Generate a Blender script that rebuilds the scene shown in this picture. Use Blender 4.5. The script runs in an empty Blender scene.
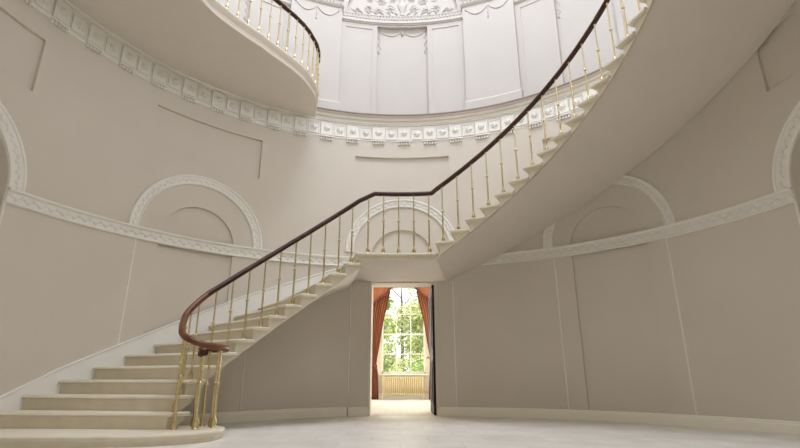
import bpy, math, random
from math import sin, cos, pi, radians as rad, degrees as deg
random.seed(7)
scn = bpy.context.scene
COL = scn.collection
R = 4.916                      # room radius

# ------------------------------------------------------------------ materials
def mat(name, color, rough=0.6, metal=0.0, noise=None, bump=None, spec=0.4, noise_scale=3.0):
    m = bpy.data.materials.new(name); m.use_nodes = True
    nt = m.node_tree; b = nt.nodes['Principled BSDF']
    b.inputs['Base Color'].default_value = (*color, 1); b.inputs['Roughness'].default_value = rough
    b.inputs['Metallic'].default_value = metal
    b.inputs['Specular IOR Level'].default_value = spec
    tc = nt.nodes.new('ShaderNodeTexCoord')
    if noise:
        n = nt.nodes.new('ShaderNodeTexNoise'); n.inputs['Scale'].default_value = noise_scale; n.inputs['Detail'].default_value = 5
        nt.links.new(tc.outputs['Object'], n.inputs['Vector'])
        r = nt.nodes.new('ShaderNodeValToRGB')
        r.color_ramp.elements[0].position = .3; r.color_ramp.elements[1].position = .7
        r.color_ramp.elements[0].color = (*[c*(1-noise) for c in color], 1)
        r.color_ramp.elements[1].color = (*[min(1, c*(1+noise)) for c in color], 1)
        nt.links.new(n.outputs['Fac'], r.inputs['Fac']); nt.links.new(r.outputs['Color'], b.inputs['Base Color'])
    if bump:
        sc, st = bump
        n = nt.nodes.new('ShaderNodeTexNoise'); n.inputs['Scale'].default_value = sc; n.inputs['Detail'].default_value = 4
        nt.links.new(tc.outputs['Object'], n.inputs['Vector'])
        bp = nt.nodes.new('ShaderNodeBump'); bp.inputs['Strength'].default_value = st; bp.inputs['Distance'].default_value = .01
        nt.links.new(n.outputs['Fac'], bp.inputs['Height']); nt.links.new(bp.outputs['Normal'], b.inputs['Normal'])
    return m

M = {}
M['wall'] = mat('wall_paint', (.67, .61, .518), .75, noise=.02, bump=(60, .15), noise_scale=1.2)
M['upper'] = mat('upper_wall_paint', (.585, .548, .50), .75, noise=.012, bump=(40, .08))
M['trim'] = mat('trim_paint', (.85, .82, .745), .5, noise=.015, bump=(90, .08))
M['skirting'] = mat('skirting_paint', (.90, .86, .72), .42, noise=.02)
M['whiteskirt'] = mat('white_skirting_paint', (.88, .865, .81), .45)
M['cornice'] = mat('cornice_stone', (.60, .53, .45), .7, noise=.05)
M['nosing'] = mat('cornice_edge', (.28, .225, .185), .6)
M['soffit'] = mat('soffit_plaster', (.76, .69, .595), .8, noise=.02, bump=(30, .08))
M['step'] = mat('step_stone', (.72, .65, .50), .55, noise=.05, bump=(50, .12), noise_scale=6)
M['brass'] = mat('brass', (.60, .50, .27), .32, 1.0, noise=.10, noise_scale=18)
M['wood'] = mat('handrail_mahogany', (.050, .018, .009), .36, noise=.35, noise_scale=9, spec=.3)
M['endwood'] = mat('handrail_end_mahogany', (.15, .055, .022), .33, noise=.3, noise_scale=9, spec=.35)  # lighter orange-brown, for the lower scroll only
M['doorwood'] = mat('door_mahogany', (.028, .016, .011), .7, noise=.3, noise_scale=8, spec=.1)
M['curtain'] = mat('curtain_fabric', (.27, .095, .045), .8, noise=.08, noise_scale=30, bump=(120, .2))
M['curtaintrim'] = mat('curtain_fringe', (.12, .035, .022), .8)
M['cream'] = mat('radiator_enamel', (.80, .68, .42), .4)
M['farwall'] = mat('far_room_wall', (.72, .66, .55), .8, noise=.02)
M['farceil'] = mat('far_room_ceiling', (.8, .78, .74), .8)
M['frame'] = mat('window_paint', (.85, .84, .80), .4)
M['bark'] = mat('bark', (.10, .075, .05), .9, noise=.3, noise_scale=12)
M['iron'] = mat('dark_iron', (.04, .04, .045), .5, .5)
M['board'] = mat('gallery_boards', (.33, .25, .17), .5, noise=.15)

def leafmat(name, c):
    m = mat(name, c, .55, noise=.35, noise_scale=1.5); return m
M['leafA'] = leafmat('leaf_green', (.42, .55, .20)); M['leafB'] = leafmat('leaf_yellowgreen', (.62, .66, .32)); M['leafC'] = leafmat('leaf_dark', (.28, .40, .16))
M['grass'] = mat('grass', (.25, .34, .12), .9, noise=.3)

def glassmat():
    m = bpy.data.materials.new('window_glass'); m.use_nodes = True; nt = m.node_tree
    nt.nodes.remove(nt.nodes['Principled BSDF'])
    t = nt.nodes.new('ShaderNodeBsdfTransparent'); g = nt.nodes.new('ShaderNodeBsdfGlossy'); g.inputs['Roughness'].default_value = .02
    mx = nt.nodes.new('ShaderNodeMixShader'); mx.inputs[0].default_value = .012
    nt.links.new(t.outputs[0], mx.inputs[1]); nt.links.new(g.outputs[0], mx.inputs[2])
    nt.links.new(mx.outputs[0], nt.nodes['Material Output'].inputs['Surface'])
    return m
M['glass'] = glassmat()

def floormat(name, c1, c2, mortar, w, h, rough, rot=0.0):
    m = bpy.data.materials.new(name); m.use_nodes = True; nt = m.node_tree; b = nt.nodes['Principled BSDF']
    tc = nt.nodes.new('ShaderNodeTexCoord'); mp = nt.nodes.new('ShaderNodeMapping'); mp.inputs['Rotation'].default_value[2] = rot
    nt.links.new(tc.outputs['Object'], mp.inputs['Vector'])
    br = nt.nodes.new('ShaderNodeTexBrick'); br.inputs['Scale'].default_value = 1
    br.inputs['Brick Width'].default_value = w; br.inputs['Row Height'].default_value = h
    br.inputs['Mortar Size'].default_value = .004; br.inputs['Color1'].default_value = (*c1, 1); br.inputs['Color2'].default_value = (*c2, 1); br.inputs['Mortar'].default_value = (*mortar, 1)
    nt.links.new(mp.outputs[0], br.inputs['Vector'])
    n = nt.nodes.new('ShaderNodeTexNoise'); n.inputs['Scale'].default_value = 2.2; n.inputs['Detail'].default_value = 8; n.inputs['Roughness'].default_value = .65
    nt.links.new(tc.outputs['Object'], n.inputs['Vector'])
    r = nt.nodes.new('ShaderNodeValToRGB'); r.color_ramp.elements[0].position = .35; r.color_ramp.elements[1].position = .65
    r.color_ramp.elements[0].color = (.84, .82, .79, 1); r.color_ramp.elements[1].color = (1, 1, 1, 1)
    nt.links.new(n.outputs['Fac'], r.inputs['Fac'])
    mx = nt.nodes.new('ShaderNodeMix'); mx.data_type = 'RGBA'; mx.blend_type = 'MULTIPLY'; mx.inputs[0].default_value = 1
    nt.links.new(br.outputs['Color'], mx.inputs[6]); nt.links.new(r.outputs['Color'], mx.inputs[7])
    nt.links.new(mx.outputs[2], b.inputs['Base Color'])
    b.inputs['Roughness'].default_value = rough
    return m
M['floor'] = floormat('floor_stone', (.86, .82, .75), (.80, .76, .69), (.66, .62, .55), .62, .62, .38)
M['farfloor'] = floormat('far_room_boards', (.64, .62, .60), (.59, .57, .55), (.45, .41, .37), 2.2, .14, .28, rad(90))

# ------------------------------------------------------------------ mesh builder
class MB:
    def __init__(s): s.v = []; s.f = []
    def add(s, vs, fs):
        o = len(s.v); s.v += [tuple(p) for p in vs]; s.f += [tuple(o+i for i in f) for f in fs]
    def grid(s, rows, close_u=False, close_v=False):
        n = len(rows); m = len(rows[0]); o = len(s.v)
        for r in rows: s.v += [tuple(p) for p in r]
        for i in range(n if close_u else n-1):
            for j in range(m if close_v else m-1):
                a = o+i*m+j; b = o+i*m+(j+1) % m; c = o+((i+1) % n)*m+(j+1) % m; d = o+((i+1) % n)*m+j
                s.f.append((a, b, c, d))
    def box(s, x0, x1, y0, y1, z0, z1):
        vs = [(x, y, z) for z in (z0, z1) for y in (y0, y1) for x in (x0, x1)]
        s.add(vs, [(0, 2, 3, 1), (4, 5, 7, 6), (0, 1, 5, 4), (2, 6, 7, 3), (0, 4, 6, 2), (1, 3, 7, 5)])
    def prism(s, front, back):
        n = len(front); s.add(list(front)+list(back), [tuple(range(n)), tuple(range(2*n-1, n-1, -1))]+[(i, i+n, (i+1) % n+n, (i+1) % n) for i in range(n)])
    def tube(s, pts, r, n=6, caps=True, close=False):
        rows = []; N = len(pts)
        P = [tuple(p) for p in pts]; up = None
        for i in range(N):
            if close: a, b = P[(i-1) % N], P[(i+1) % N]
            else: a, b = P[max(i-1, 0)], P[min(i+1, N-1)]
            t = nrm(sub(b, a))
            if up is None:
                up = (0, 0, 1) if abs(t[2]) < .9 else (1, 0, 0)
            u = nrm(crs(up, t)); w = crs(t, u); up = w
            rr = r[i] if isinstance(r, (list, tuple)) else r
            rows.append([tuple(P[i][k]+rr*(cos(2*pi*j/n)*u[k]+sin(2*pi*j/n)*w[k]) for k in range(3)) for j in range(n)])
        o = len(s.v); s.grid(rows, close_u=close, close_v=True)
        if caps and not close:
            s.f.append(tuple(o+j for j in range(n))[::-1]); s.f.append(tuple(o+(N-1)*n+j for j in range(n)))
    def lathe(s, cx, cy, prof, n=10, cap=True):
        o = len(s.v)
        s.grid([[(cx+r*cos(2*pi*j/n), cy+r*sin(2*pi*j/n), z) for j in range(n)] for r, z in prof], close_v=True)
        if cap:
            s.f.append(tuple(o+j for j in range(n))[::-1]); k = o+(len(prof)-1)*n; s.f.append(tuple(k+j for j in range(n)))
    def build(s, name, m, parent=None, smooth=False, angle=None):
        me = bpy.data.meshes.new(name); me.from_pydata(s.v, [], s.f); me.materials.append(m)
        me.validate(); me.update()
        if smooth or angle:
            me.polygons.foreach_set('use_smooth', [True]*len(me.polygons))
            if angle: me.set_sharp_from_angle(angle=rad(angle))
        o = bpy.data.objects.new(name, me); COL.objects.link(o)
        if parent: o.parent = parent
        return o
def sub(a, b): return (a[0]-b[0], a[1]-b[1], a[2]-b[2])
def crs(a, b): return (a[1]*b[2]-a[2]*b[1], a[2]*b[0]-a[0]*b[2], a[0]*b[1]-a[1]*b[0])
def nrm(a):
    l = math.sqrt(sum(x*x for x in a)) or 1; return tuple(x/l for x in a)
def struct(o): o['kind'] = 'structure'; return o
def thing(name, label, cat, loc=(0, 0, 0), group=None):
    o = bpy.data.objects.new(name, None); COL.objects.link(o); o.location = loc
    o['label'] = label; o['category'] = cat
    if group: o['group'] = group
    return o
def fix(o, parent):                    # geometry given in world coordinates, parent empty elsewhere
    l = parent.location
    for v in o.data.vertices: v.co.x -= l[0]; v.co.y -= l[1]; v.co.z -= l[2]
    return o
def W(th, z, d=0.0, RR=R):             # a point on the round wall: angle, height, distance out of the wall
    a = rad(th); r = RR-d; return (r*sin(a), r*cos(a), z)
def rng(a, b, step):
    n = max(1, int(math.ceil(abs(b-a)/step))); return [a+(b-a)*i/n for i in range(n+1)]
def lerp(a, b, t): return a+(b-a)*t
def interp(tab, x):
    if x <= tab[0][0]: return tab[0][1]
    for (x0, y0), (x1, y1) in zip(tab, tab[1:]):
        if x <= x1: return y0+(y1-y0)*(x-x0)/(x1-x0)
    return tab[-1][1]
D = deg(1/R)                           # degrees per metre of wall

def strip(mb, ths, lo, hi, d=0.0):
    f = lambda g, t: g(t) if callable(g) else g
    mb.grid([[W(t, f(lo, t), d) for t in ths], [W(t, f(hi, t), d) for t in ths]])
def reveal(mb, path, d0, d1):          # path of (th,z)
    mb.grid([[W(t, z, d0) for t, z in path], [W(t, z, d1) for t, z in path]])
def sweep(mb, ths, prof):              # prof of (z,d) swept round the wall
    mb.grid([[W(t, z, d) for z, d in prof] for t in ths])

# ------------------------------------------------------------------ the round lower wall
TOPW = 5.62
ARCH = [dict(c=-43.3, hw=11.1, zs=2.80), dict(c=44.1, hw=10.75, zs=2.80)]
DEEP = [dict(c=-86.1, hw=11.0), dict(c=86.0, hw=11.0)]
CEN = dict(c=.45, hw=11.15)
PZ0, PZ1, PD = 4.16, 4.95, -.045
DOOR = (-6.2, 7.55, 2.352)
def bay(mb, c, w, rin, zs, depth, z0=0.0, door=None):
    """one bay: niche of half width rin (m), arch spring zs, panel above"""
    tw = rin*D
    T = [c+tw*-cos(pi*i/40) for i in range(41)]
    def top(t):
        s = (t-c)/D; return zs+math.sqrt(max(rin*rin-s*s, 0))
    strip(mb, T, z0, top, depth)
    strip(mb, T, top, PZ0, 0)
    path = [(T[0], z0)]+[(t, top(t)) for t in T]+[(T[-1], z0)]
    reveal(mb, path, 0, depth)
    if z0 > 0:
        if door:
            strip(mb, rng(T[0], door[0], .8), 0, z0); strip(mb, rng(door[1], T[-1], .8), 0, z0); strip(mb, rng(door[0], door[1], .8), door[2], z0)
        reveal(mb, [(T[0], z0), (T[-1], z0)], 0, depth)
    L = rng(c-w, c-tw, .7); Q = rng(c+tw, c+w, .7)
    strip(mb, L, 0, PZ0); strip(mb, Q, 0, PZ0)
    A = rng(c-w, c+w, .7)
    strip(mb, A, PZ0, PZ1, PD); strip(mb, A, PZ1, TOPW)
    reveal(mb, [(c-w, PZ0)]+[(t, PZ0) for t in A]+[(c+w, PZ0), (c+w, PZ1)]+[(t, PZ1) for t in A[::-1]]+[(c-w, PZ1), (c-w, PZ0)], 0, PD)
b = MB()
bay(b, CEN['c'], CEN['hw'], .60, 2.80, -.04, 2.47, DOOR)
for a in ARCH: bay(b, a['c'], a['hw'], .615, 2.77, -.04)
for a in DEEP: bay(b, a['c'], a['hw'], .925, 2.82, -.34)
struct(b.build('wall_back', M['wall'], smooth=True, angle=25))
b = MB()
for a0, a1 in ((-75.1, -54.4), (-32.2, -10.7), (11.6, 33.35), (54.85, 75.0)):
    strip(b, rng(a0, a1, .7), 0, TOPW)
struct(b.build('wall_piers', M['wall'], smooth=True)).name = 'wall_side'
b = MB(); strip(b, rng(97.0, 262.9, 1), 0, TOPW)
struct(b.build('wall_front', M['wall'], smooth=True))
# thickened wall under the first flight
UW = [(-62, 4.22), (-50, 4.22), (-38, 4.30), (-30, 4.45), (-22, 4.64), (-15, 4.80), (-10.9, 4.89)]
def Zl(u): return 2.474-(15-u)*.1695
def uw_top(t): return Zl(15+(t+11.7)/4.5)-.1695-.095+.01
b = MB(); T = rng(-58, -10.9, 1)
b.grid([[W(t, 0, 0, interp(UW, t)) for t in T], [W(t, max(.12, uw_top(t)), 0, interp(UW, t)) for t in T]])
b.grid([[W(t, max(.12, uw_top(t)), 0, interp(UW, t)) for t in T], [W(t, max(.12, uw_top(t)), 0, R) for t in T]])
struct(b.build('wall_understair', M['wall'], smooth=True, angle=30))

# ------------------------------------------------------------------ floor
b = MB(); T = rng(0, 360, 2)[:-1]
b.add([W(t, 0, -.02) for t in T], [tuple(range(len(T)))[::-1]])
struct(b.build('floor', M['floor']))

# ------------------------------------------------------------------ baseboards, beads
SK = [(0, 0), (0, .024), (.112, .024), (.122, .016), (.142, .016), (.152, .006), (.152, 0)]
b = MB()
for a0, a1 in ((-75, -58), (7.75, 11.6), (11.75, 75)): sweep(b, rng(a0, a1, 1), SK)
sweep(b, rng(-10.6, -6.4, 1), SK)
for a in (11.6, ): b.prism([W(a, z, d+.006) for z, d in SK], [W(a+.15, z, d+.006) for z, d in SK])
for s in (7.75, -6.4, -10.6): b.add([W(s, z, d) for z, d in SK], [tuple(range(len(SK)))])
sweep(b, rng(97, 263, 2), SK)
struct(b.build('baseboard_wall', M['skirting'], angle=35))
b = MB(); b.grid([[W(t, z, d, interp(UW, t)) for z, d in SK] for t in rng(-58, -10.9, 1)])
struct(b.build('baseboard_understair', M['skirting'], angle=35))
def bead(th, z0, z1, RR=R, w=.013):
    b = MB(); q = w*D
    b.prism([W(th-q, z0, 0, RR), W(th-q*.6, z0, .014, RR), W(th+q*.6, z0, .014, RR), W(th+q, z0, 0, RR)],
            [W(th-q, z1, 0, RR), W(th-q*.6, z1, .014, RR), W(th+q*.6, z1, .014, RR), W(th+q, z1, 0, RR)])
    return b
n = 1
for th in (-75.0, -54.4, 33.4, 54.8, 75.0, 11.65, -10.75):
    zt = 2.36 if abs(th) < 12 else 2.66
    struct(bead(th, .15, zt).build('trim_%d' % n, M['trim'])); n += 1
struct(bead(-33.6, .15, 1.30, interp(UW, -33.6)).build('trim_%d' % n, M['trim'])); n += 1

# ------------------------------------------------------------------ string course with running ornament
def vine(mb, f, length, amp, period, r=.006):
    """scrolling relief: f(s, t)->point with s along, t across"""
    N = int(length/period*12); 
    pts = [f(length*i/N, amp*sin(2*pi*(length*i/N)/period)) for i in range(N+1)]
    mb.tube(pts, r, 4, caps=False)
    k = int(length/period*2)
    for i in range(k):
        s = (i+.5)*period/2; sg = -1 if i % 2 == 0 else 1
        c = [(s, sg*amp*.35)]
        for q in range(5):
            a = q*2*pi/5+i
            p0 = f(s, sg*-amp*.25); p1 = f(s+.028*cos(a), sg*-amp*.4+.022*sin(a))
            mb.tube([p0, p1], [.013, .006], 4)
STR = [(2.640, 0), (2.640, .020), (2.655, .030), (2.667, .020), (2.667, .012), (2.795, .012), (2.795, .028), (2.812, .044), (2.830, .044), (2.836, .03), (2.836, 0)]
ALLS = ((-75.0, -8.3), (9.2, 75.0))
b = MB()
for a0, a1 in ALLS:
    sweep(b, rng(a0, a1, 1), STR)
    for a in (a0, a1): b.add([W(a, z, d) for z, d in STR], [tuple(range(len(STR)))])
struct(b.build('trim_%d' % n, M['trim'], angle=35)); n += 1
b = MB()
for a0, a1 in ALLS:
    vine(b, lambda s, t, a0=a0: W(a0+s*D, 2.731+t, .014), (a1-a0)/D, .044, .15)
struct(b.build('trim_%d' % n, M['trim'], smooth=True)); n += 1
# string inside the deep side niches
b = MB()
for a in DEEP: b.grid([[W(t, z, d-.34) for z, d in STR] for t in rng(a['c']-10.6, a['c']+10.6, 1)])
struct(b.build('trim_%d' % n, M['trim'], angle=35)); n += 1

# ------------------------------------------------------------------ archivolts
def arch_trim(c, rin, rout, zs, orn=True, zlow=0.0):
    global n
    prof = [(rin, 0), (rin, .022), (rin+.02, .032), (rin+.03, .02), (rout-.045, .02), (rout-.04, .034), (rout-.015, .04), (rout, .018), (rout, 0)]
    b = MB()
    A = [zlow*0+pi*i/48 for i in range(49)]
    b.grid([[W(c+r*cos(a)*D, zs+r*sin(a), d) for r, d in prof] for a in A])
    struct(b.build('trim_%d' % n, M['trim'], angle=35)); n += 1
    if orn:
        b = MB(); rm = (rin+.03+rout-.045)/2; L = pi*rm
        vine(b, lambda s, t: W(c+(rm+t)*cos(s/rm)*D, zs+(rm+t)*sin(s/rm), .021), L, .032, .13, .006)
        struct(b.build('trim_%d' % n, M['trim'], smooth=True)); n += 1
arch_trim(ARCH[0]['c'], .945, 1.115, 2.83); arch_trim(ARCH[1]['c'], .925, 1.095, 2.83)
arch_trim(CEN['c'], .935, 1.105, 2.93)
for a in DEEP: arch_trim(a['c'], .935, 1.14, 2.83)

# ------------------------------------------------------------------ the frieze of square panels and the cornice
b = MB(); FR = rng(-100, 100, 1)
sweep(b, FR, [(5.28, 0), (5.30, .004), (5.31, .018), (5.325, .018), (5.33, .008), (5.66, .008), (5.665, .03), (5.685, .035), (5.69, .05), (5.715, .055), (5.73, .085)])
struct(b.build('trim_%d' % n, M['trim'], angle=35)); n += 1
b = MB(); sweep(b, FR, [(5.73, .085), (5.745, .10), (5.80, .105), (5.815, .12), (5.845, .13)])
struct(b.build('trim_%d' % n, M['cornice'], angle=35)); n += 1
b = MB(); sweep(b, FR, [(5.845, .13), (5.855, .14), (5.875, .14), (5.885, .13), (5.885, -.2)])
struct(b.build('trim_%d' % n, M['nosing'], angle=35)); n += 1
pitch = 3.12
b = MB()
for i in range(-31, 32):
    t = i*pitch+1.0
    hi = i % 2 == 0
    hwd = 1.50 if hi else 1.36
    zt, zb = (5.635, 5.335) if hi else (5.60, 5.345)
    dd = .034 if hi else .020
    def pb(t0, t1, z0, z1, d0, d1, e=.006):
        q = e*D
        o = [W(t0, z0, d0), W(t1, z0, d0), W(t1, z1, d0), W(t0, z1, d0)]
        p = [W(t0+q, z0+e, d1), W(t1-q, z0+e, d1), W(t1-q, z1-e, d1), W(t0+q, z1-e, d1)]
        b.add(o+p, [(4, 5, 6, 7), (0, 1, 5, 4), (1, 2, 6, 5), (2, 3, 7, 6), (3, 0, 4, 7)])
    pb(t-hwd, t+hwd, zb, zt, .008, dd)
    # raised frame
    w = .018*D
    for q in ((t-hwd, t-hwd+w, zb, zt), (t+hwd-w, t+hwd, zb, zt), (t-hwd, t+hwd, zb, zb+.018), (t-hwd, t+hwd, zt-.018, zt)):
        pb(*q, dd, dd+.008, .003)
    # rosette
    zc = (zt+zb)/2
    for q in range(8):
        a = q*pi/4
        b.tube([W(t+.012*cos(a)*D, zc+.012*sin(a), dd+.012), W(t+.04*cos(a)*D, zc+.04*sin(a), dd+.012), W(t+.072*cos(a)*D, zc+.072*sin(a), dd+.002)], [.010, .014, .006], 5)
    rows = [[W(t+rr*cos(2*pi*j/8)*D, zc+rr*sin(2*pi*j/8), dd+h) for j in range(8)] for rr, h in ((.03, 0), (.022, .022), (.006, .03))]
    b.grid(rows, close_v=True)
    if hi:      # five little drops below
        pb(t-hwd, t+hwd, 5.295, 5.325, .010, .048, .003)
        for q in range(5):
            tt = t-hwd+.26+(2*hwd-.52)*q/4
            b.tube([W(tt, 5.296, .024), W(tt, 5.268, .024), W(tt, 5.235, .024)], [.009, .014, .020], 6)
struct(b.build('trim_%d' % n, M['trim'], angle=40)); n += 1

# ------------------------------------------------------------------ upper storey
R2 = 4.95
def U(th, z, d=0.0): return W(th, z, d, R2)
D2 = deg(1/R2)
ZF, ZT = 5.40, 12.6
def ustrip(mb, a0, a1, z0, z1, d): mb.grid([[U(t, z0, d) for t in rng(a0, a1, 1)], [U(t, z1, d) for t in rng(a0, a1, 1)]])
def urev(mb, path, d0, d1): mb.grid([[U(t, z, d0) for t, z in path], [U(t, z, d1) for t, z in path]])
ub = MB(); orn = MB(); ent = MB()
def upanel(mb, a0, a1, z0, z1, d, dep):     # rectangular sunk panel
    ustrip(mb, a0, a1, z0, z1, d-dep)
    T = rng(a0, a1, 1)
    urev(mb, [(t, z0) for t in T]+[(a1, z0), (a1, z1)]+[(t, z1) for t in T[::-1]]+[(a0, z0)], d, d-dep)
def ublock(mb, a0, a1, prof):               # moulding run with closed ends, prof (z,d)
    T = rng(a0, a1, 1); mb.grid([[U(t, z, d) for z, d in prof] for t in T])
    for a in (a0, a1): mb.add([U(a, z, d) for z, d in prof], [tuple(range(len(prof)))])
def garland(mb, a0, a1, z, sag, r=.012):
    N = 14
    pts = [U(lerp(a0, a1, i/N), z-sag*4*(i/N)*(1-i/N), .0) for i in range(N+1)]
    return pts
def swag(mb, a0, a1, z, sag, d):
    N = 16
    mb.tube([U(lerp(a0, a1, i/N), z-sag*4*(i/N)*(1-i/N), d) for i in range(N+1)], [.007+.007*sin(pi*i/N)+(.002 if i % 2 else 0) for i in range(N+1)], 6)
def drop(mb, t, z, L, d, wob=.02):
    N = 12
    mb.tube([U(t+wob*sin(i*1.6)*D2, z-L*i/N, d) for i in range(N+1)], [.006+(.006 if i % 2 else 0)+(.005 if i == N-1 else 0) for i in range(N+1)], 6)
for k in range(8):
    c = .6+45*k
    h, r0, zt = 15.95, 6.5, 8.21
    vis = k in (0, 1, 7, 2, 6)
    # niche
    ustrip(ub, c-r0, c+r0, ZF, zt, -.085); T = rng(c-r0, c+r0, 1)
    urev(ub, [(c-r0, ZF)]+[(t, zt) for t in T]+[(c+r0, ZF)], 0, -.085)
    ustrip(ub, c-r0, c+r0, zt, 8.30, 0)
    for sg in (-1, 1):
        a0, a1 = sorted((c+sg*r0, c+sg*h))
        m = 1.25
        ustrip(ub, a0, a0+m, ZF, 8.30, 0); ustrip(ub, a1-m, a1, ZF, 8.30, 0)
        ustrip(ub, a0+m, a1-m, ZF, 6.25, 0); ustrip(ub, a0+m, a1-m, 8.13, 8.30, 0)
        upanel(ub, a0+m, a1-m, 6.25, 8.13, 0, .014)
    # entablature over the bay
    ublock(ent, c-h, c+h, [(8.245, 0), (8.255, .02), (8.275, .028), (8.285, .045), (8.30, .045), (8.305, .025), (8.37, .022), (8.375, .015), (8.47, .015), (8.475, .03), (8.50, .03), (8.50, 0)])
    if vis:
        q = int(2*h/.82)
        for i in range(q):
            t = c-h+.5+i*.82
            ent.add([U(t+x, z, d) for d in (.015, .034) for x, z in ((0, 8.385), (.45, 8.385), (.45, 8.465), (0, 8.465))], [(4, 5, 6, 7), (0, 1, 5, 4), (1, 2, 6, 5), (2, 3, 7, 6), (3, 0, 4, 7)])
    # lunette above, sunk within an arch
    rl = 1.26
    T = [c-rl*D2*cos(pi*i/30) for i in range(31)]
    lt = lambda t: 8.54+math.sqrt(max(rl*rl-((t-c)/D2)**2, 0))
    ub.grid([[U(t, 8.50, -.09) for t in T], [U(t, lt(t), -.09) for t in T]])
    ub.grid([[U(t, lt(t), 0) for t in T], [U(t, ZT, 0) for t in T]])
    urev(ub, [(t, lt(t)) for t in T], 0, -.09)
    for a0, a1 in ((c-h, T[0]), (T[-1], c+h)): ustrip(ub, a0, a1, 8.3, ZT, 0)
    if vis:
        # foliage relief in the lunette: symmetrical scrolls round an urn
        for sg in (-1, 1):
            for (sx, sz, rr) in ((.27, 8.77, .11), (.53, 8.72, .09), (.76, 8.76, .10), (1.0, 8.68, .07), (.22, 9.05, .10), (.48, 8.98, .11), (.74, 9.02, .08), (.34, 9.28, .09), (.6, 9.22, .08)):
                pts = []
                for i in range(18):
                    a = i*.48+sx*5; q = rr*(1-i/20)
                    pts.append(U(c+sg*(sx+q*cos(a))*D2, sz+q*sin(a), -.088+.004*i/18))
                orn.tube(pts, [.011-.0003*i for i in range(18)], 4)
                for i in range(6):
                    a = i*pi/3
                    orn.tube([U(c+sg*(sx+.01*cos(a))*D2, sz+.01*sin(a), -.08), U(c+sg*(sx+rr*1.1*cos(a))*D2, sz+rr*1.1*sin(a), -.085)], [.008, .004], 4)
            for i in range(7):
                a = .25+i*.2
                orn.tube([U(c+sg*(.1+.2*i*.8)*D2, 8.60, -.08), U(c+sg*(.14+.2*i*.8)*D2, 8.66, -.07), U(c+sg*(.2+.2*i*.8)*D2, 8.68, -.08)], [.012, .014, .005], 4)
        orn.grid([[U(c+r_*cos(q*pi/8)*D2, z_, -.09+abs(r_*sin(q*pi/8))*.6) for q in range(9)] for r_, z_ in ((.06, 8.6), (.03, 8.66), (.09, 8.78), (.12, 8.9), (.05, 8.98), (.08, 9.02), (.01, 9.12))])
        # swags under the niche head with long drops at the sides
        tt = r0-.6
        swag(orn, c-tt, c, 8.15, .12, -.08); swag(orn, c, c+tt, 8.15, .13, -.08)
        for s_ in (-tt, tt): drop(orn, c+s_, 8.12, .58, -.08, .03)
        orn.tube([U(c, 8.15, -.08), U(c, 8.10, -.06), U(c, 8.02, -.08)], [.02, .035, .012], 6)
    # pilaster between this bay and the next
    p0, p1 = c+h, c+45-h
    pd = .085
    f = MB()
    ublock(ent, p0-.3, p1+.3, [(5.86, 0), (5.86, pd+.05), (6.08, pd+.05), (6.10, pd+.025), (6.13, pd), (6.13, 0)])
    ublock(f, p0, p1, [(6.05, 0), (6.05, pd), (8.52, pd), (8.52, 0)])
    o = struct(f.build('trim_%d' % n, M['upper'], smooth=True, angle=30)); n += 1
    ublock(ent, p0-.35, p1+.35, [(8.50, 0), (8.50, pd+.01), (8.525, pd+.035), (8.56, pd+.05), (8.575, pd+.02), (8.69, pd+.02), (8.70, pd+.05), (8.74, pd+.07), (8.76, pd+.09), (8.76, 0)])
    ustrip(ub, p0-.1, p1+.1, ZF, 8.7, 0); ustrip(ub, p0, p1, 8.6, ZT, pd); 
    for a in (p0, p1): ub.grid([[U(a, 8.6, 0), U(a, ZT, 0)], [U(a, 8.6, pd), U(a, ZT, pd)]])
    if k in (0, 7, 1, 6):
        g = MB(); pm = (p0+p1)/2
        swag(g, p0+.9, pm, 8.42, .17, pd+.005); swag(g, pm, p1-.9, 8.42, .17, pd+.005)
        drop(g, pm, 8.46, .40, pd+.005, .008)
        for a in (p0+.9, p1-.9): g.tube([U(a, 8.46, pd), U(a, 8.42, pd+.012), U(a, 8.37, pd)], [.006, .02, .008], 6)
        for i in range(14):
            t = lerp(p0+.4, p1-.4, i/13); g.tube([U(t, 8.59, pd+.02), U(t, 8.63, pd+.034), U(t, 8.68, pd+.02)], [.008, .016, .006], 5)
        g.build('swag', M['upper'], o, smooth=True)
struct(ub.build('wall_upper', M['upper'], smooth=True, angle=30))
struct(orn.build('trim_%d' % n, M['upper'], smooth=True)); n += 1
struct(ent.build('trim_%d' % n, M['upper'], angle=35)); n += 1
# dome and skylight
b = MB(); prof = [(R2+.0, ZT)]+[(2.9+(R2-2.9)*cos(a*pi/16), ZT+2.2*sin(a*pi/16)) for a in range(0, 9)]
OC = 2.9; ZD = ZT+2.2
b.grid([[(r*sin(rad(t)), r*cos(rad(t)), z) for t in rng(0, 360, 4)] for r, z in prof+[(OC, ZD+.35)]])
struct(b.build('ceiling', M['upper'], smooth=True))
b = MB()
for i in range(12):
    a = i*pi/6; b.tube([(0, 0, ZD+1.1), (.5*OC*sin(a), .5*OC*cos(a), ZD+.9), (OC*sin(a), OC*cos(a), ZD+.3)], .03, 4)
for r_, z_ in ((OC, ZD+.3), (OC*.5, ZD+.9)): b.tube([(r_*sin(i*pi/18), r_*cos(i*pi/18), z_) for i in range(36)], .035, 4, close=True)
sk = struct(b.build('window_2', M['frame']))
b = MB(); b.grid([[(r_*sin(i*pi/6), r_*cos(i*pi/6), z_) for i in range(12)] for r_, z_ in ((OC, ZD+.3), (OC*.5, ZD+.9), (.02, ZD+1.1))], close_v=True)
b.build('pane', M['glass'], sk)

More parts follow.
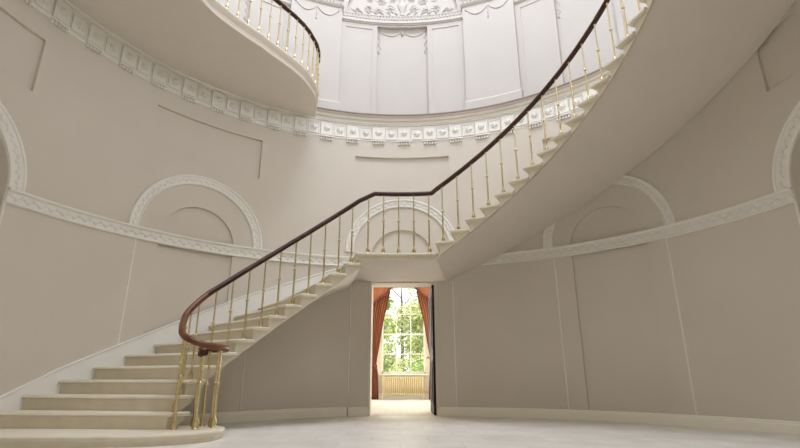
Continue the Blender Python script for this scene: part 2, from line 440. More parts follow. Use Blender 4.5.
# ------------------------------------------------------------------ staircase
RI = 3.125
def phi_in(u): return -11.73-(15-u)*3.945 if u <= 15 else (-11.73+(u-15)*21.83 if u <= 16 else 10.1+(u-16)*4.4286)
def phi_out(u): return -11.7-(15-u)*4.61 if u <= 15 else (-11.7+(u-15)*21.8 if u <= 16 else 10.1+(u-16)*4.4286)
def zst(k): return Zl(k) if k <= 15 else 2.474+(k-15)*.165
def pin(u, dr=0.0):
    a = rad(phi_in(u)); r = RI+dr+(.02 if u <= 15 else -.03*min(1, u-15))
    x, y = r*sin(a), r*cos(a)
    return x, y
def pout(u, r=R-.005):
    a = rad(phi_out(u)); return r*sin(a), r*cos(a)
def P3(u, v, z, dr=0.0, ext=(0, 0)):
    xi, yi = pin(u, dr); xi += ext[0]; yi += ext[1]; xo, yo = pout(u)
    return (lerp(xi, xo, v), lerp(yi, yo, v), z)
stair = thing('staircase', 'cream stone cantilevered staircase curving up the round wall over a landing above the doorway', 'staircase', (0, 0, 0))
EXT = {2: (.30, -.02), 3: (.14, .0), 4: (.05, 0), 5: (.0, 0)}
def make_step(k, u1=None):
    """one step from nose k to nose k+1"""
    b = MB(); u0 = k; u1 = k+1 if u1 is None else u1
    z = zst(k); zp = zst(k-1); ov = .16 if k < 16 else .15
    e0 = EXT.get(k, (0, 0)); 
    zo = .095 if k < 15 else .10
    # tread slab with a rounded nose (runs slightly over the inner end)
    rs = .14 if k < 16 else .30; ue = u1+(.30 if k >= 16 else .14) if k != 14 else u1+.02
    slab = [(ue, z), (u0+.14, z), (u0+.06, z-.006), (u0+.01, z-.020), (u0, z-.030), (u0+.02, z-.040), (u0+.08, z-.045), (u0+rs, z-.048), (ue, z-.048)]
    vs = [-.0, .25, .5, .75, 1.0]
    rows = [[P3(u, v, zz, -.035 if v == 0 else 0, (e0[0]*(1-v), e0[1]*(1-v))) for u, zz in slab] for v in vs]
    # rounded inner end
    rows.insert(0, [P3(u, 0, z-.022+(zz-z+.022)*.55, -.050, e0) for u, zz in slab])
    b.grid(rows, close_v=True); b.f.append(tuple(range(len(slab)))); 
    # riser and wedge body
    sz = lambda u: zst(u-1)-zo
    N = 4
    body = [(u0+.10, z-.044), (ue, z-.044)]+[(lerp(ue, u0+rs, i/N), sz(lerp(ue, u0+rs, i/N))) for i in range(N+1)]+[(u0+rs, z-.105), (u0+rs-.02, z-.085), (u0+rs-.06, z-.062)] if k >= 16 else [(u0+rs-.04, z-.044), (ue, z-.044)]+[(lerp(ue, u0+rs-.04, i/N), sz(lerp(ue, u0+rs, i/N))) for i in range(N+1)]
    drb = .0
    rows = [[P3(u, v, zz, drb*(1-v), (e0[0]*(1-v)*.93, e0[1]*(1-v))) for u, zz in body] for v in vs]
    o = len(b.v); m = len(body)
    b.grid(rows, close_v=True); b.f.append(tuple(o+i for i in range(m))); b.f.append(tuple(o+(len(vs)-1)*m+i for i in range(m))[::-1])
    return b.build('step', M['step'], stair, angle=40)
for k in list(range(2, 15))+list(range(16, 37)): make_step(k)
# curtail step: a long flat front and a round scroll end
z1 = zst(1)
def curtail_outline(g):
    pts = [(-4.86, .80-g), (-4.0, .80-g), (-3.2, .81-g), (-2.7, .83-g), (-2.42, .87-g), (-2.22, .96-g*.9), (-2.06+g*.5, 1.10-g*.7), (-1.965+g*.9, 1.30-g*.3), (-1.95+g, 1.52), (-2.01+g*.8, 1.74+g*.4), (-2.14+g*.5, 1.90+g*.8), (-2.32, 1.97+g), (-2.55, 1.95+g), (-2.75, 1.90), (-4.3, 1.95), (-4.50, 1.9)]
    return pts
b = MB()
lv = [(0.0, 0.0), (0.045, 0.0), (.055, .012), (.072, .026), (.088, .026), (.097, .018), (.101, .006)]
rows = [[(x, y, z) for x, y in curtail_outline(g)] for z, g in lv]
b.grid(rows, close_v=True); m = len(rows[0]); b.f.append(tuple((len(rows)-1)*m+i for i in range(m)))
b.build('curtail_step', M['step'], stair, angle=40)
# solid base closing the space under the first steps
# landing slab
b = MB(); T = rng(-12.4, 10.6, 1)
prof = [(RI+.02, 2.366), (RI+.02, 2.42), (RI-.005, 2.425), (RI-.03, 2.435), (RI-.035, 2.455), (RI-.028, 2.47), (RI-.015, 2.474), (R-.005, 2.474), (R-.005, 2.366)]
b.grid([[(r*sin(rad(t)), r*cos(rad(t)), z) for r, z in prof] for t in T], close_v=True)
for i in (0, len(T)-1): b.f.append(tuple(i*len(prof)+j for j in range(len(prof))))
b.build('landing', M['step'], stair, angle=30)
b = MB()
b.grid([[(r*sin(rad(t)), r*cos(rad(t)), z) for r, z in ((RI+.05, 2.369), (RI+.05, 2.364), (R-.01, 2.364))] for t in rng(-11.3, 10.1, .8)])
b.build('landing_soffit', M['soffit'], stair, angle=30)
# plaster soffits
def soff(u0, u1, off, nm):
    b = MB(); rows = []
    N = int((u1-u0)*3)
    for i in range(N+1):
        u = lerp(u0, u1, i/N)
        zz = zst(u-1) if u-1 >= 15 or u <= 15 else 2.474
        z = zz-off
        iq = .0 if u <= 15 else .03
        rows.append([P3(u, 0, z+.035, iq), P3(u, 0, z, iq), P3(u, .01, z-.006), P3(u, .33, z-.006), P3(u, .66, z-.006), P3(u, 1, z-.006)])
    b.grid(rows); b.build(nm, M['soffit'], stair, smooth=True, angle=50)
soff(3.0, 15.0, .095, 'soffit'); soff(16.0, 37, .108, 'soffit')
# white skirting climbing the wall beside the steps
SKT = [(-76, .20), (-69.5, .43), (-62.4, .76), (-54.0, 1.10), (-44.5, 1.50), (-33.8, 1.95), (-21.8, 2.36), (-14, 2.60), (-12.6, 2.63)]
b = MB(); T = rng(-76, -12.6, 1)
rows = []
for t in T:
    zt = interp(SKT, t); u = 15+(t+11.7)/4.61
    zb = max(0.0, zst(u)-.30)
    rows.append([W(t, zb, .0), W(t, zb, .018), W(t, zt-.03, .018), W(t, zt-.024, .03), W(t, zt-.006, .03), W(t, zt, .02), W(t, zt, 0)])
b.grid(rows); b.build('skirting', M['whiteskirt'], stair, smooth=True, angle=35)
b = MB(); T = rng(-12.6, 10.1, 1); b.grid([[W(t, z, d) for z, d in ((2.474, 0), (2.474, .018), (2.60, .018), (2.606, .028), (2.625, .028), (2.63, 0))] for t in T])
T = rng(10.1, 98, 1)
rows = []
for t in T:
    u = 16+(t-10.1)/4.4286; zz = zst(u)
    rows.append([W(t, zz-.2, 0), W(t, zz-.2, .018), W(t, zz+.13, .018), W(t, zz+.136, .028), W(t, zz+.155, .028), W(t, zz+.16, 0)])
b.grid(rows); b.build('skirting', M['whiteskirt'], stair, smooth=True, angle=35)

# ------------------------------------------------------------------ railings
def catmull(P, n=8):
    out = []
    Q = [P[0]]+list(P)+[P[-1]]
    for i in range(1, len(Q)-2):
        for j in range(n):
            t = j/n
            out.append(tuple(.5*((2*Q[i][k])+(-Q[i-1][k]+Q[i+1][k])*t+(2*Q[i-1][k]-5*Q[i][k]+4*Q[i+1][k]-Q[i+2][k])*t*t+(-Q[i-1][k]+3*Q[i][k]-3*Q[i+1][k]+Q[i+2][k])*t**3) for k in range(len(P[0]))))
    out.append(tuple(P[-1])); return out
def rail_mesh(pts, w=.036, h=.034):
    """moulded handrail: rounded top, narrower foot"""
    prof = [(-.55, -1.0), (-.95, -.6), (-1.05, -.1), (-.95, .45), (-.55, .9), (0, 1.05), (.55, .9), (.95, .45), (1.05, -.1), (.95, -.6), (.55, -1.0)]
    b = MB(); rows = []; N = len(pts)
    for i in range(N):
        a, c = pts[max(0, i-1)], pts[min(N-1, i+1)]
        t = nrm(sub(c, a)); s = nrm((t[1], -t[0], 0)); up = crs(s, t)
        if up[2] < 0: up = tuple(-x for x in up)
        rows.append([tuple(pts[i][k]+w*p*s[k]+h*q*up[k] for k in range(3)) for p, q in prof])
    b.grid(rows, close_v=True); m = len(prof)
    b.f.append(tuple(range(m))); b.f.append(tuple((N-1)*m+i for i in range(m))[::-1])
    return b
def brass_baluster(parent, x, y, z0, z1, sc=1.0, lean=(0, 0)):
    o_ = parent.location
    H = z1-z0
    b = MB(); s = sc
    b.lathe(0, 0, [(.0085*s, .10), (.0105*s, .2), (.0095*s, H*.50), (.0085*s, H*.56), (.0075*s, H*.97), (.013*s, H*.975), (.015*s, H*.985), (.012*s, H)], 8)
    o = b.build('baluster', M['brass'], parent, angle=50); o.location = (x-o_[0], y-o_[1], z0-o_[2])
    return o
FOOT = MB(); FOOT.lathe(0, 0, [(.021, 0), (.024, .006), (.020, .014), (.019, .03), (.023, .05), (.020, .075), (.012, .10), (.0095, .125)], 10)
KNOB = MB(); KNOB.lathe(0, 0, [(.009, 0), (.014, .008), (.018, .02), (.014, .032), (.009, .042)], 10)
foot0 = knob0 = None
def dress(o, H, s=1.0):
    global foot0, knob0
    if foot0 is None:
        f = FOOT.build('foot', M['brass'], o, angle=50); q = KNOB.build('collar', M['brass'], o, angle=50); foot0, knob0 = f.data, q.data
    else:
        f = bpy.data.objects.new('foot', foot0); COL.objects.link(f); f.parent = o
        q = bpy.data.objects.new('collar', knob0); COL.objects.link(q); q.parent = o
    q.location = (0, 0, H*.53); f.scale = (s, s, 1); q.scale = (s, s, 1)
def bal(parent, x, y, z0, z1, s=1.0):
    s *= 1.25; dress(brass_baluster(parent, x, y, z0, z1, s), z1-z0, s)

railing = thing('stair_railing', 'dark mahogany handrail on slim brass balusters climbing the inner edge of the staircase', 'railing', (0, 0, 0))
RR = 3.165
def rz(u):       # handrail centre height above the steps
    if u <= 15: return zst(u)+.865
    if u < 15.2: return 3.339+(u-15)*.68
    if u < 16: return 3.475
    z = 3.475+(u-15.75)*.1655+.012*max(0, u-17)*0+.004*(u-16)
    return z
spiral = [(-2.27, 1.62, .955), (-2.34, 1.70, .955), (-2.30, 1.82, .955), (-2.18, 1.85, .955), (-2.08, 1.77, .955), (-2.03, 1.62, .96), (-2.06, 1.44, .965), (-2.18, 1.32, .985), (-2.31, 1.29, 1.03), (-2.42, 1.34, 1.09), (-2.49, 1.44, 1.17), (-2.54, 1.58, 1.28), (-2.565, 1.74, 1.41)]
def railpt(u, z=None):
    a = rad(phi_in(u)); return (RR*sin(a), RR*cos(a), rz(u) if z is None else z)
line = spiral[:]+[railpt(u) for u in (5.0, 6, 7, 8, 9, 10, 11, 12, 13, 14, 15.0)]
pts = catmull(line, 5)
lp = [railpt(15+.1), railpt(15.21)]
pts += [railpt(15.0+.2*i/4) for i in range(1, 5)]+[railpt(15.2+.76*i/12, 3.475) for i in range(1, 13)]+[railpt(u) for u in rng(16.06, 35.9, .33)]
GR = 6.82
# easing on to the gallery
pts = [p for p in pts]
o = rail_mesh(pts[:66]).build('handrail_end', M['endwood'], railing, smooth=True, angle=60)
o['label'] = 'lower scroll of the handrail, orange-brown'
rail_mesh(pts[65:]).build('handrail', M['wood'], railing, smooth=True, angle=60)
# newel cluster on the curtail step
for (x, y, s, zt_) in ((-2.42, 1.40, 1.2, 1.07), (-2.36, 1.76, 1.2, .93), (-2.22, 1.47, 1.5, .95), (-2.27, 1.80, 1.2, .93), (-2.16, 1.77, 1.2, .93), (-2.08, 1.62, 1.3, .94)):
    bal(railing, x, y, z1, zt_, s)
# dark newel caps under the scroll
for (x, y) in ((-2.34, 1.73), (-2.22, 1.47)):
    b = MB(); b.lathe(x, y, [(.018, .865), (.045, .88), (.052, .905), (.045, .93)], 12)
    b.build('newel_cap', M['wood'], railing, angle=40)
bal(railing, -2.50, 1.55, zst(2), 1.20, 1.15)
bal(railing, -2.56, 1.80, zst(3), 1.40)
for k in list(range(4, 15))+list(range(16, 36)):
    x, y, _ = railpt(k+.6 if k < 14 else k+.5); bal(railing, x, y, zst(k), rz(k+.6 if k < 14 else k+.5)-.03)
for i in range(5):
    x, y, _ = railpt(15+.12+i*.2); bal(railing, x, y, 2.474, rz(15+.1+.2*i)-.02 if i else 3.41)

# ------------------------------------------------------------------ gallery
GI = [(-261.3, 3.10), (-64, 3.10), (-59, 3.15), (-50.6, 3.19), (-43, 3.25), (-36.5, 3.38), (-32, 3.50), (-29, 3.62), (-26.5, 3.76), (-24.5, 3.93), (-23, 4.08), (-22, 4.25), (-21.2, 4.48), (-20.8, 4.75), (-20.7, 4.90)]
gallery = thing('gallery', 'curved gallery floor with plain plaster underside high on the left', 'gallery', (0, 0, 5.70))
T = rng(-261.3, -66, 2)+rng(-64, -30, 1)+rng(-29.5, -20.7, .4)
def gp(t, off, z):
    a = rad(t); r = min(interp(GI, t)+off, R)
    return (r*sin(a), r*cos(a), z)
def edge(t, o, z):      # offset perpendicular to the edge curve
    a, c = gp(t-.2, 0, z), gp(t+.2, 0, z); tt = nrm(sub(c, a)); s = (tt[1], -tt[0], 0)   # inward/right
    p = gp(t, 0, z)
    if (s[0]*p[0]+s[1]*p[1]) > 0 and t < -40: s = (-s[0], -s[1], 0)
    return p, s
b = MB(); fl = MB(); mo = MB()
rows = []; frows = []; mrows = []
prev = None
for t in T:
    p0 = gp(t-.15, 0, 0); p1 = gp(t+.15, 0, 0); tt = nrm(sub(p1, p0)); s = (-tt[1], tt[0], 0)   # points to wall side on the left of travel
    p = gp(t, 0, 0)
    s = (tt[1], -tt[0], 0) if False else s
    # the wall side is to the left of the clockwise travel direction
    q = lambda o, z: (p[0]+s[0]*o, p[1]+s[1]*o, z)
    a = rad(t); wl = (R*sin(a), R*cos(a))
    rows.append([q(.05, 5.70), (lerp(q(.05, 0)[0], wl[0], .5), lerp(q(.05, 0)[1], wl[1], .5), 5.70), (wl[0], wl[1], 5.70)])
    frows.append([q(0, 5.94), (wl[0], wl[1], 5.94)])
    mrows.append([q(.05, 5.70), q(.015, 5.695), q(0, 5.705), q(0, 5.73), q(.02, 5.745), q(.065, 5.755), q(.065, 5.85), q(.02, 5.87), q(-.005, 5.885), q(-.015, 5.91), q(-.01, 5.935), q(0, 5.94)])
b.grid(rows); fix(b.build('soffit', M['soffit'], gallery, smooth=True), gallery)
fl.grid(frows); fix(fl.build('floorboards', M['board'], gallery), gallery)
mo.grid(mrows); fix(mo.build('edge_moulding', M['soffit'], gallery, smooth=True, angle=40), gallery)
grail = thing('gallery_railing', 'mahogany handrail on bright brass balusters guarding the gallery edge, upper left', 'railing', (0, 0, 5.94))
def gline(t, o=.025):
    p0 = gp(t-.15, 0, 0); p1 = gp(t+.15, 0, 0); tt = nrm(sub(p1, p0)); p = gp(t, 0, 0)
    return (p[0]-tt[1]*o, p[1]+tt[0]*o)
pts = [(*gline(t), GR) for t in rng(-260, -66, 3)+rng(-64, -30, 1.2)+rng(-29.4, -21.0, .5)]
o = rail_mesh(pts).build('handrail', M['wood'], grail, smooth=True, angle=60); fix(o, grail)
# walk along the line and set balusters
def walk(t0, t1, step):
    t = t0; last = gline(t0); out = [last]; d = 0
    while t < t1:
        t += .05; q = gline(t); d += math.dist(q, last); last = q
        if d >= step: out.append(q); d = 0
    return out
for x, y in walk(-262+3, -150, .40): bal(grail, x, y, 5.94, GR-.02)
for x, y in walk(-150, -22.4, .205): bal(grail, x, y, 5.94, GR-.02)
for t, s in ((-21.9, 1.6), (-21.3, 1.8), (-21.0, 1.6)):
    x, y = gline(t, .03); bal(grail, x, y, 5.94, GR-.02, s)

# ------------------------------------------------------------------ doorway and far room
DL, DR_, DH = DOOR
b = MB()       # reveal of the doorway through the thick wall
xl, yl, _ = W(DL, 0); xr, yr, _ = W(DR_, 0)
YW = 5.42
b.grid([[(xl, yl, 0), (xl, yl, DH), (xr, yr, DH), (xr, yr, 0)], [(xl, YW, 0), (xl, YW, DH), (xr, YW, DH), (xr, YW, 0)]])
struct(b.build('door_2', M['farwall']))
b = MB()       # thin architrave bead round the opening
for t in (DL-.25, DR_+.25): b.prism([W(t-.22, 0), W(t-.22, 0, .02), W(t+.22, 0, .02), W(t+.22, 0)], [W(t-.22, DH+.02), W(t-.22, DH+.02, .02), W(t+.22, DH+.02, .02), W(t+.22, DH+.02)])
T = rng(DL-.45, DR_+.45, 1); b.grid([[W(t, z, d) for z, d in ((DH, -.01), (DH-.004, .012), (DH+.012, .012), (DH+.012, 0))] for t in T])
struct(b.build('trim_%d' % n, M['farwall'])); n += 1
FX0, FX1, FY, FH = -4.2, 4.4, 12.0, 4.3
b = MB(); b.box(FX0, FX1, W(0, 0, .02)[1]-.06, FY+.3, -.1, -.001)
struct(b.build('floor_1', M['farfloor']))
# the far room's near wall with the doorway in it
b = MB()
b.box(FX0, xl, YW-.02, YW, 0, FH); b.box(xr, FX1, YW-.02, YW, 0, FH); b.box(xl, xr, YW-.02, YW, DH, FH)
struct(b.build('wall_farnear', M['farwall']))
b = MB(); b.box(FX0-.1, FX0, YW, FY+.2, 0, FH); struct(b.build('wall_farleft', M['farwall']))
b = MB(); b.box(FX1, FX1+.1, YW, FY+.2, 0, FH); struct(b.build('wall_farright', M['farwall']))
b = MB(); b.box(FX0-.1, FX1+.1, YW-.02, FY+.2, FH, FH+.1); struct(b.build('ceiling_1', M['farceil']))
# threshold between floors
WC, WH, WS, WSP, WT = .115, .70, .76, 3.33, 3.60
def wtop(x):     # segmental head
    q = (x-WC)/WH; return WSP+(WT-WSP)*math.sqrt(max(0, 1-q*q))
# far wall with three windows (only the middle one shows through the door)
b = MB()
def far_panel(x0, x1, z0, z1): b.box(x0, x1, FY, FY+.3, z0, z1)
wins = [WC-2.7, WC, WC+2.7]
edges = [FX0]
for w in wins:
    far_panel(edges[-1], w-WH, 0, FH); far_panel(w-WH, w+WH, 0, WS)
    X = [w-WH*cos(pi*i/20) for i in range(21)]
    for x0, x1 in zip(X, X[1:]):
        za, zb = wtop(x0-w+WC), wtop(x1-w+WC)
        b.add([(x0, FY, za), (x1, FY, zb), (x1, FY, FH), (x0, FY, FH), (x0, FY+.3, za), (x1, FY+.3, zb), (x1, FY+.3, FH), (x0, FY+.3, FH)], [(0, 1, 2, 3), (4, 7, 6, 5), (0, 4, 5, 1)])
    edges.append(w+WH)
far_panel(edges[-1], FX1, 0, FH)
struct(b.build('wall_far', M['farwall']))
b = MB(); b.box(FX0, WC-.78, FY-.02, FY, 0, .18); b.box(WC+.78, FX1, FY-.02, FY, 0, .18); b.box(WC-.78, WC+.78, FY-.02, FY, 0, .18)
struct(b.build('baseboard_far', M['frame']))
for wi, w in enumerate(wins):
    b = MB(); y0 = FY+.12; t = .045
    b.box(w-WH, w-WH+t, y0-.03, y0+.06, WS, WSP); b.box(w+WH-t, w+WH, y0-.03, y0+.06, WS, WSP)
    b.box(w-WH, w+WH, y0-.03, y0+.06, WS, WS+.07)
    b.box(w-WH+t, w+WH-t, y0-.02, y0+.03, 1.98, 2.03)          # meeting rail
    X = [w-WH*cos(pi*i/20) for i in range(21)]
    for x0, x1 in zip(X, X[1:]):
        za, zb = wtop(x0-w+WC), wtop(x1-w+WC)
        b.prism([(x0, y0-.03, za-.06), (x1, y0-.03, zb-.06), (x1, y0-.03, zb), (x0, y0-.03, za)], [(x0, y0+.06, za-.06), (x1, y0+.06, zb-.06), (x1, y0+.06, zb), (x0, y0+.06, za)])
    for q in (-1, 1): b.box(w+q*.235-.014, w+q*.235+.014, y0-.01, y0+.02, WS, wtop(WC+q*.235)-.03)
    for z in (1.38, 2.66): b.box(w-WH+t, w+WH-t, y0-.01, y0+.02, z-.014, z+.014)
    fr = struct(b.build('window_%d' % [3, 1, 4][wi], M['frame']))
    b = MB(); b.box(w-WH-.08, w+WH+.08, FY-.10, FY+.09, WS-.035, WS); b.build('window_sill', M['frame'], fr)
    for i in range(3):
        for j, (za, zb) in enumerate(((WS+.07, 1.366), (1.394, 1.98), (2.03, 2.646), (2.674, 3.25))):
            xa = [w-WH+t, w-.221, w+.249][i]; xb = [w-.249, w+.221, w+WH-t][i]
            b = MB()
            if j < 3: b.box(xa, xb, y0, y0+.006, za, zb)
            else:
                X = rng(xa, xb, .06); top = [(x, wtop(x-w+WC)-.06) for x in X]
                b.prism([(xa, y0, za), (xb, y0, za)]+[(x, y0, z) for x, z in top[::-1]], [(xa, y0+.006, za), (xb, y0+.006, za)]+[(x, y0+.006, z) for x, z in top[::-1]])
            b.build('pane', M['glass'], fr)

# door leaf standing open into the far room
dl = MB(); dx0, dx1, dy0, dy1 = .585, .630, YW-.50, YW+.52
dx0, dx1, dy0, dy1 = .596, .642, 4.90, 5.90
dl.box(dx0, dx1, dy0, dy1, .012, 2.31)
leaf = struct(dl.build('door_1', M['doorwood']))
for (za, zb) in ((.2, .95), (1.15, 2.15)):
    for (ya, yb) in ((5.02, 5.36), (5.46, 5.80)):
        p = MB(); p.box(dx0-.008, dx0+.002, ya, yb, za, zb); p.box(dx0-.014, dx0, ya+.05, yb-.05, za+.05, zb-.05); p.build('door_panel', M['doorwood'], leaf)
kn = MB(); kn.tube([(dx0, 5.84, 1.02), (dx0-.03, 5.84, 1.02), (dx0-.045, 5.84, 1.02), (dx0-.065, 5.84, 1.02), (dx0-.07, 5.84, 1.02)], [.012, .010, .026, .026, .012], 10); kn.build('door_handle', M['brass'], leaf, smooth=True)
for z in (.3, 1.15, 2.0):
    h = MB(); h.lathe(dx1+.008, dy0-.004, [(.008, z), (.008, z+.1)], 8); h.build('hinge', M['brass'], leaf)

# ------------------------------------------------------------------ curtains
def curtain(sg, name_lab):
    xo = WC+sg*1.16                     # outer edge
    c = thing('curtain', name_lab, 'curtain', (WC+sg*.95, FY-.22, 0), 'rust curtains at the tall window')
    Z = [3.62, 3.5, 3.3, 3.0, 2.6, 2.2, 1.8, 1.5, 1.28, 1.12, 1.06, .98, .8, .5, .2, .01]
    inner = [.44, .44, .46, .52, .62, .70, .76, .81, .85, .87, .88, .86, .83, .81, .80, .80]
    outer = [1.16, 1.16, 1.16, 1.15, 1.14, 1.12, 1.09, 1.05, 1.01, .99, .985, 1.0, 1.04, 1.07, 1.08, 1.08]
    rows = []
    for z, a, q in zip(Z, inner, outer):
        row = []
        N = 56
        for i in range(N+1):
            s = i/N; amp = .045*(.5+.5*abs(q-a)/.7)
            y = FY-.20+amp*sin(s*2*pi*8+.6*sin(z*2))+.012*sin(s*2*pi*19)
            row.append((WC+sg*lerp(a, q, s), y, z))
        rows.append(row)
    b = MB(); b.grid(rows); o = b.build('drape', M['curtain'], c, smooth=True); fix(o, c)
    md = o.modifiers.new('thick', 'SOLIDIFY'); md.thickness = .012
    # braid down the leading edge
    b = MB(); b.tube([(WC+sg*(a-.005), FY-.215, z) for z, a in zip(Z, inner)], .014, 6); fix(b.build('braid', M['curtaintrim'], c, smooth=True), c)
    # tieback
    b = MB(); b.tube([(WC+sg*(.935+.085*cos(t)), FY-.20+.075*sin(t), 1.06+.05*cos(t)) for t in [i*pi/8 for i in range(16)]], .022, 6, close=True); 
    b.tube([(WC+sg*.90, FY-.29, 1.05), (WC+sg*.895, FY-.30, .98), (WC+sg*.89, FY-.30, .86)], [.012, .026, .034], 8)
    fix(b.build('tieback', M['curtaintrim'], c, smooth=True), c)
    # shaped valance end falling over the drape
    b = MB(); low = [(.36, 3.50), (.46, 3.44), (.56, 3.30), (.66, 3.20), (.76, 3.16), (.86, 3.08), (.93, 2.98), (.99, 2.92), (1.08, 2.90), (1.18, 2.93)]
    rows = []
    for j in range(7):
        rows.append([(WC+sg*x, FY-.30-.02*sin(i*2.2)-.015*(j/6), lerp(3.72, z, j/6)) for i, (x, z) in enumerate(low)])
    b.grid(rows); o = b.build('valance_tail', M['curtain'], c, smooth=True); fix(o, c)
    md = o.modifiers.new('thick', 'SOLIDIFY'); md.thickness = .014
    b = MB(); b.tube([(WC+sg*x, FY-.335-.02*sin(i*2.2), z-.01) for i, (x, z) in enumerate(low)], .038, 6); fix(b.build('fringe', M['curtaintrim'], c, smooth=True), c)
    return c
curtain(-1, 'rust-orange curtain tied back on the left side of the tall far window')
curtain(1, 'rust-orange curtain tied back on the right side of the window beside the dark door')
vb = MB(); vb.box(WC-1.22, WC+1.22, FY-.30, FY, 3.75, 3.87); 
o = vb.build('curtain_pelmet', M['curtain']); o['label'] = 'flat rust-coloured pelmet board above the tall far window'; o['category'] = 'pelmet'

# ------------------------------------------------------------------ radiator
ra = thing('radiator', 'low cream column radiator under the far window', 'radiator', (WC-.02, FY-.16, 0))
x0, x1 = -.56, .74; N = 22
for i in range(N):
    x = lerp(x0, x1, (i+.5)/N); b = MB(); w = (x1-x0)/N*.40
    for dy in (-.05, 0, .05): b.tube([(x, FY-.14+dy, .16), (x, FY-.14+dy, .64)], w*.75, 6)
    b.tube([(x, FY-.14-.065, .63), (x, FY-.14-.03, .665), (x, FY-.14+.03, .665), (x, FY-.14+.065, .63)], w, 6)
    b.tube([(x, FY-.14-.065, .17), (x, FY-.14-.03, .14), (x, FY-.14+.03, .14), (x, FY-.14+.065, .17)], w, 6)
    fix(b.build('radiator_section', M['cream'], ra, smooth=True), ra)
b = MB(); b.tube([(x0-.01, FY-.14, .18), (x1+.01, FY-.14, .18)], .018, 8); b.tube([(x0-.01, FY-.14, .62), (x1+.01, FY-.14, .62)], .018, 8)
fix(b.build('pipe', M['cream'], ra), ra)
for x in (x0+.03, x1-.03):
    b = MB(); b.tube([(x, FY-.14, .0), (x, FY-.14, .15)], .02, 8); fix(b.build('leg', M['cream'], ra), ra)
b = MB(); b.tube([(x1+.01, FY-.14, .18), (x1+.07, FY-.14, .18), (x1+.07, FY-.14, .02), (x1+.07, FY-.14, 0)], .012, 8); b.lathe(x1+.07, FY-.14, [(.02, .18), (.024, .2), (.024, .25), (.015, .26)], 8)
fix(b.build('valve', M['brass'], ra), ra)

# ------------------------------------------------------------------ garden outside
b = MB(); b.box(-30, 30, FY+.3, FY+50, -.35, -.3); struct(b.build('ground', M['grass']))
def tree(x, y, h, r, mt, lab, cat='tree', n_=9000, zb=.6, size=.24, name='garden_tree'):
    t = thing(name, lab, cat, (x, y, -.3), None)
    b = MB(); b.tube([(0, 0, 0), (.05, 0, h*.3), (.0, .05, h*.6), (.05, 0, h*.85)], [.04*r+.03, .03*r+.02, .02*r+.01, .01], 8)
    for i in range(7):
        a = i*2.4; z = h*(.35+.07*i); b.tube([(0, 0, z), (r*.4*cos(a), r*.4*sin(a), z+h*.10), (r*.75*cos(a), r*.75*sin(a), z+h*.16)], [.012*r+.008, .008*r+.006, .005], 5)
    b.build('trunk', M['bark'], t, smooth=True)
    b = MB(); rs = random.Random(int(x*100+y*7))
    zc = (h+zb)/2; hz = (h-zb)/2
    clumps = []
    for i in range(26):
        u = rs.uniform(-1, 1); a = rs.uniform(0, 2*pi); q = math.sqrt(1-u*u)*rs.uniform(.55, .95)
        clumps.append((r*q*cos(a), r*q*sin(a), zc+hz*u*.85, rs.uniform(.22, .38)*r))
    for i in range(n_):
        cx, cy, cz, cr = clumps[rs.randrange(26)]
        u = rs.uniform(-1, 1); a = rs.uniform(0, 2*pi); q = math.sqrt(1-u*u); w = cr*rs.uniform(.7, 1.05)
        p = (cx+w*q*cos(a), cy+w*q*sin(a), cz+w*u)
        d1 = nrm((rs.uniform(-1, 1), rs.uniform(-1, 1), rs.uniform(-.6, .6))); d2 = nrm(crs(d1, (rs.uniform(-1, 1), rs.uniform(-1, 1), 1)))
        s = size*rs.uniform(.6, 1.2)
        b.add([p, tuple(p[k]+s*.5*d1[k]+s*.28*d2[k] for k in range(3)), tuple(p[k]+s*d1[k] for k in range(3)), tuple(p[k]+s*.5*d1[k]-s*.28*d2[k] for k in range(3))], [(0, 1, 2, 3)])
    b.build('foliage', mt, t)
tree(-2.1, 19.5, 5.6, 1.75, M['leafA'], 'leafy green tree outside the far window, to the left')
tree(2.1, 20.5, 6.0, 1.9, M['leafB'], 'yellow-green tree outside the far window, to the right')
tree(0.1, 26, 9.0, 2.5, M["leafB"], "pale tree farther back in the garden, between the two nearer ones")
tree(-3.4, 33, 8.5, 3.2, M['leafB'], 'tall pale green tree rising farthest back on the left outside')
tree(3.6, 34, 8.8, 3.2, M['leafA'], 'tall green tree rising farthest back on the right outside')
tree(-.95, 15.8, 1.75, .6, M['leafC'], 'dark rounded shrub below the window outside, left', 'shrub', 2500, -.1, .10, 'shrub')
tree(.12, 17.0, 1.7, .65, M['leafB'], 'pale green shrub in the middle between the two nearer shrubs outside', 'shrub', 2500, -.3, .12, 'shrub')
tree(1.15, 15.8, 1.95, .65, M['leafA'], 'mid-green shrub below the window outside, right', 'shrub', 2500, -.1, .10, 'shrub')

# ------------------------------------------------------------------ light
w = bpy.data.worlds.new('sky'); scn.world = w; w.use_nodes = True
nt = w.node_tree; bg = nt.nodes['Background']
bg.inputs['Color'].default_value = (.93, .96, 1, 1); bg.inputs['Strength'].default_value = 2.2
def area(name, loc, rot, size, power, color=(1, .97, .92), size_y=None, shape='DISK'):
    l = bpy.data.lights.new(name, 'AREA'); l.shape = shape; l.size = size; l.energy = power; l.color = color
    if size_y: l.shape = 'RECTANGLE'; l.size_y = size_y
    o = bpy.data.objects.new(name, l); COL.objects.link(o); o.location = loc; o.rotation_euler = rot
    return o
def aim(name, loc, target, size, size_y, power, color):
    import mathutils
    d = mathutils.Vector(target)-mathutils.Vector(loc)
    return area(name, loc, d.to_track_quat('-Z', 'Y').to_euler(), size, power, color, size_y, 'RECTANGLE')
DAY = (.895, .97, 1.14)
sl = bpy.data.lights.new('garden_sun', 'SUN'); sl.energy = 4.0; sl.angle = rad(1.0); sl.color = (1, .96, .88)
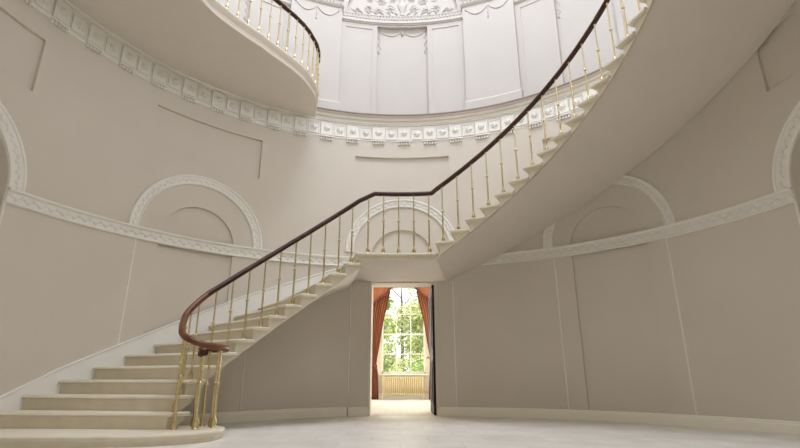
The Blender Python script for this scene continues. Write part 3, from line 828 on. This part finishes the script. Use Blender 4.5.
so = bpy.data.objects.new('garden_sun', sl); COL.objects.link(so)
import mathutils
so.rotation_euler = mathutils.Vector((.80, .50, -.55)).to_track_quat('-Z', 'Y').to_euler()
area('skylight_daylight', (0, 0, ZD+.25), (0, 0, 0), 5.6, 890, DAY)
x, y, z = U(135.4, 7.2, -.02); aim('upper_window_daylight', (x, y, z), (0, 0, z), .95, 1.9, 160, DAY)
x, y, z = W(180, 1.75, .02); aim('low_fill', (x, y, z), (0, 0, z), 1.2, 1.9, 38, (1, .93, .84))  # fill lamp added behind the camera to lift the lower walls
for w_ in (wins[0], wins[2]): aim('far_room_fill', (w_, FY-.05, 2.1), (w_, 0, 2.1), 1.2, 2.4, 400, (1, .96, .9))  # fills added at the unseen outer windows to brighten the far room
# glazing for the unseen windows behind the camera
def glazing(base, cx, z0, z1, w, nm):
    b = MB(); q = w/2*D
    for tt in (-q, -q*.33, q*.33, q): b.prism([base(cx+tt-.25, z0, d) for d in (-.06, -.03)]+[base(cx+tt+.25, z0, d) for d in (-.03, -.06)], [base(cx+tt-.25, z1, d) for d in (-.06, -.03)]+[base(cx+tt+.25, z1, d) for d in (-.03, -.06)])
    for i in range(5):
        z = lerp(z0, z1, i/4); b.grid([[base(t_, z+dz, d) for dz, d in ((-.02, -.06), (-.02, -.03), (.02, -.03), (.02, -.06))] for t_ in rng(cx-q, cx+q, 2)])
    struct(b.build(nm, M['frame']))
glazing(U, 135.4, 6.2, 8.15, 1.0, 'window_5')
glazing(W, 180, .8, 2.7, 1.25, 'window_6')  # made-up window, added to go with the low fill

# ------------------------------------------------------------------ camera
cam = bpy.data.cameras.new('camera'); cam.sensor_width = 36; cam.lens = 487.4/800*36; cam.clip_end = 200; cam.clip_start = .02
co = bpy.data.objects.new('camera', cam); COL.objects.link(co)
co.location = (0, -4.2287, .622); co.rotation_euler = (rad(90+17.60), 0, 0)
scn.camera = co
vs = scn.view_settings
vs.view_transform = 'Standard'; vs.look = 'None'; vs.gamma = 1; vs.use_curve_mapping = False; vs.exposure = 0.0
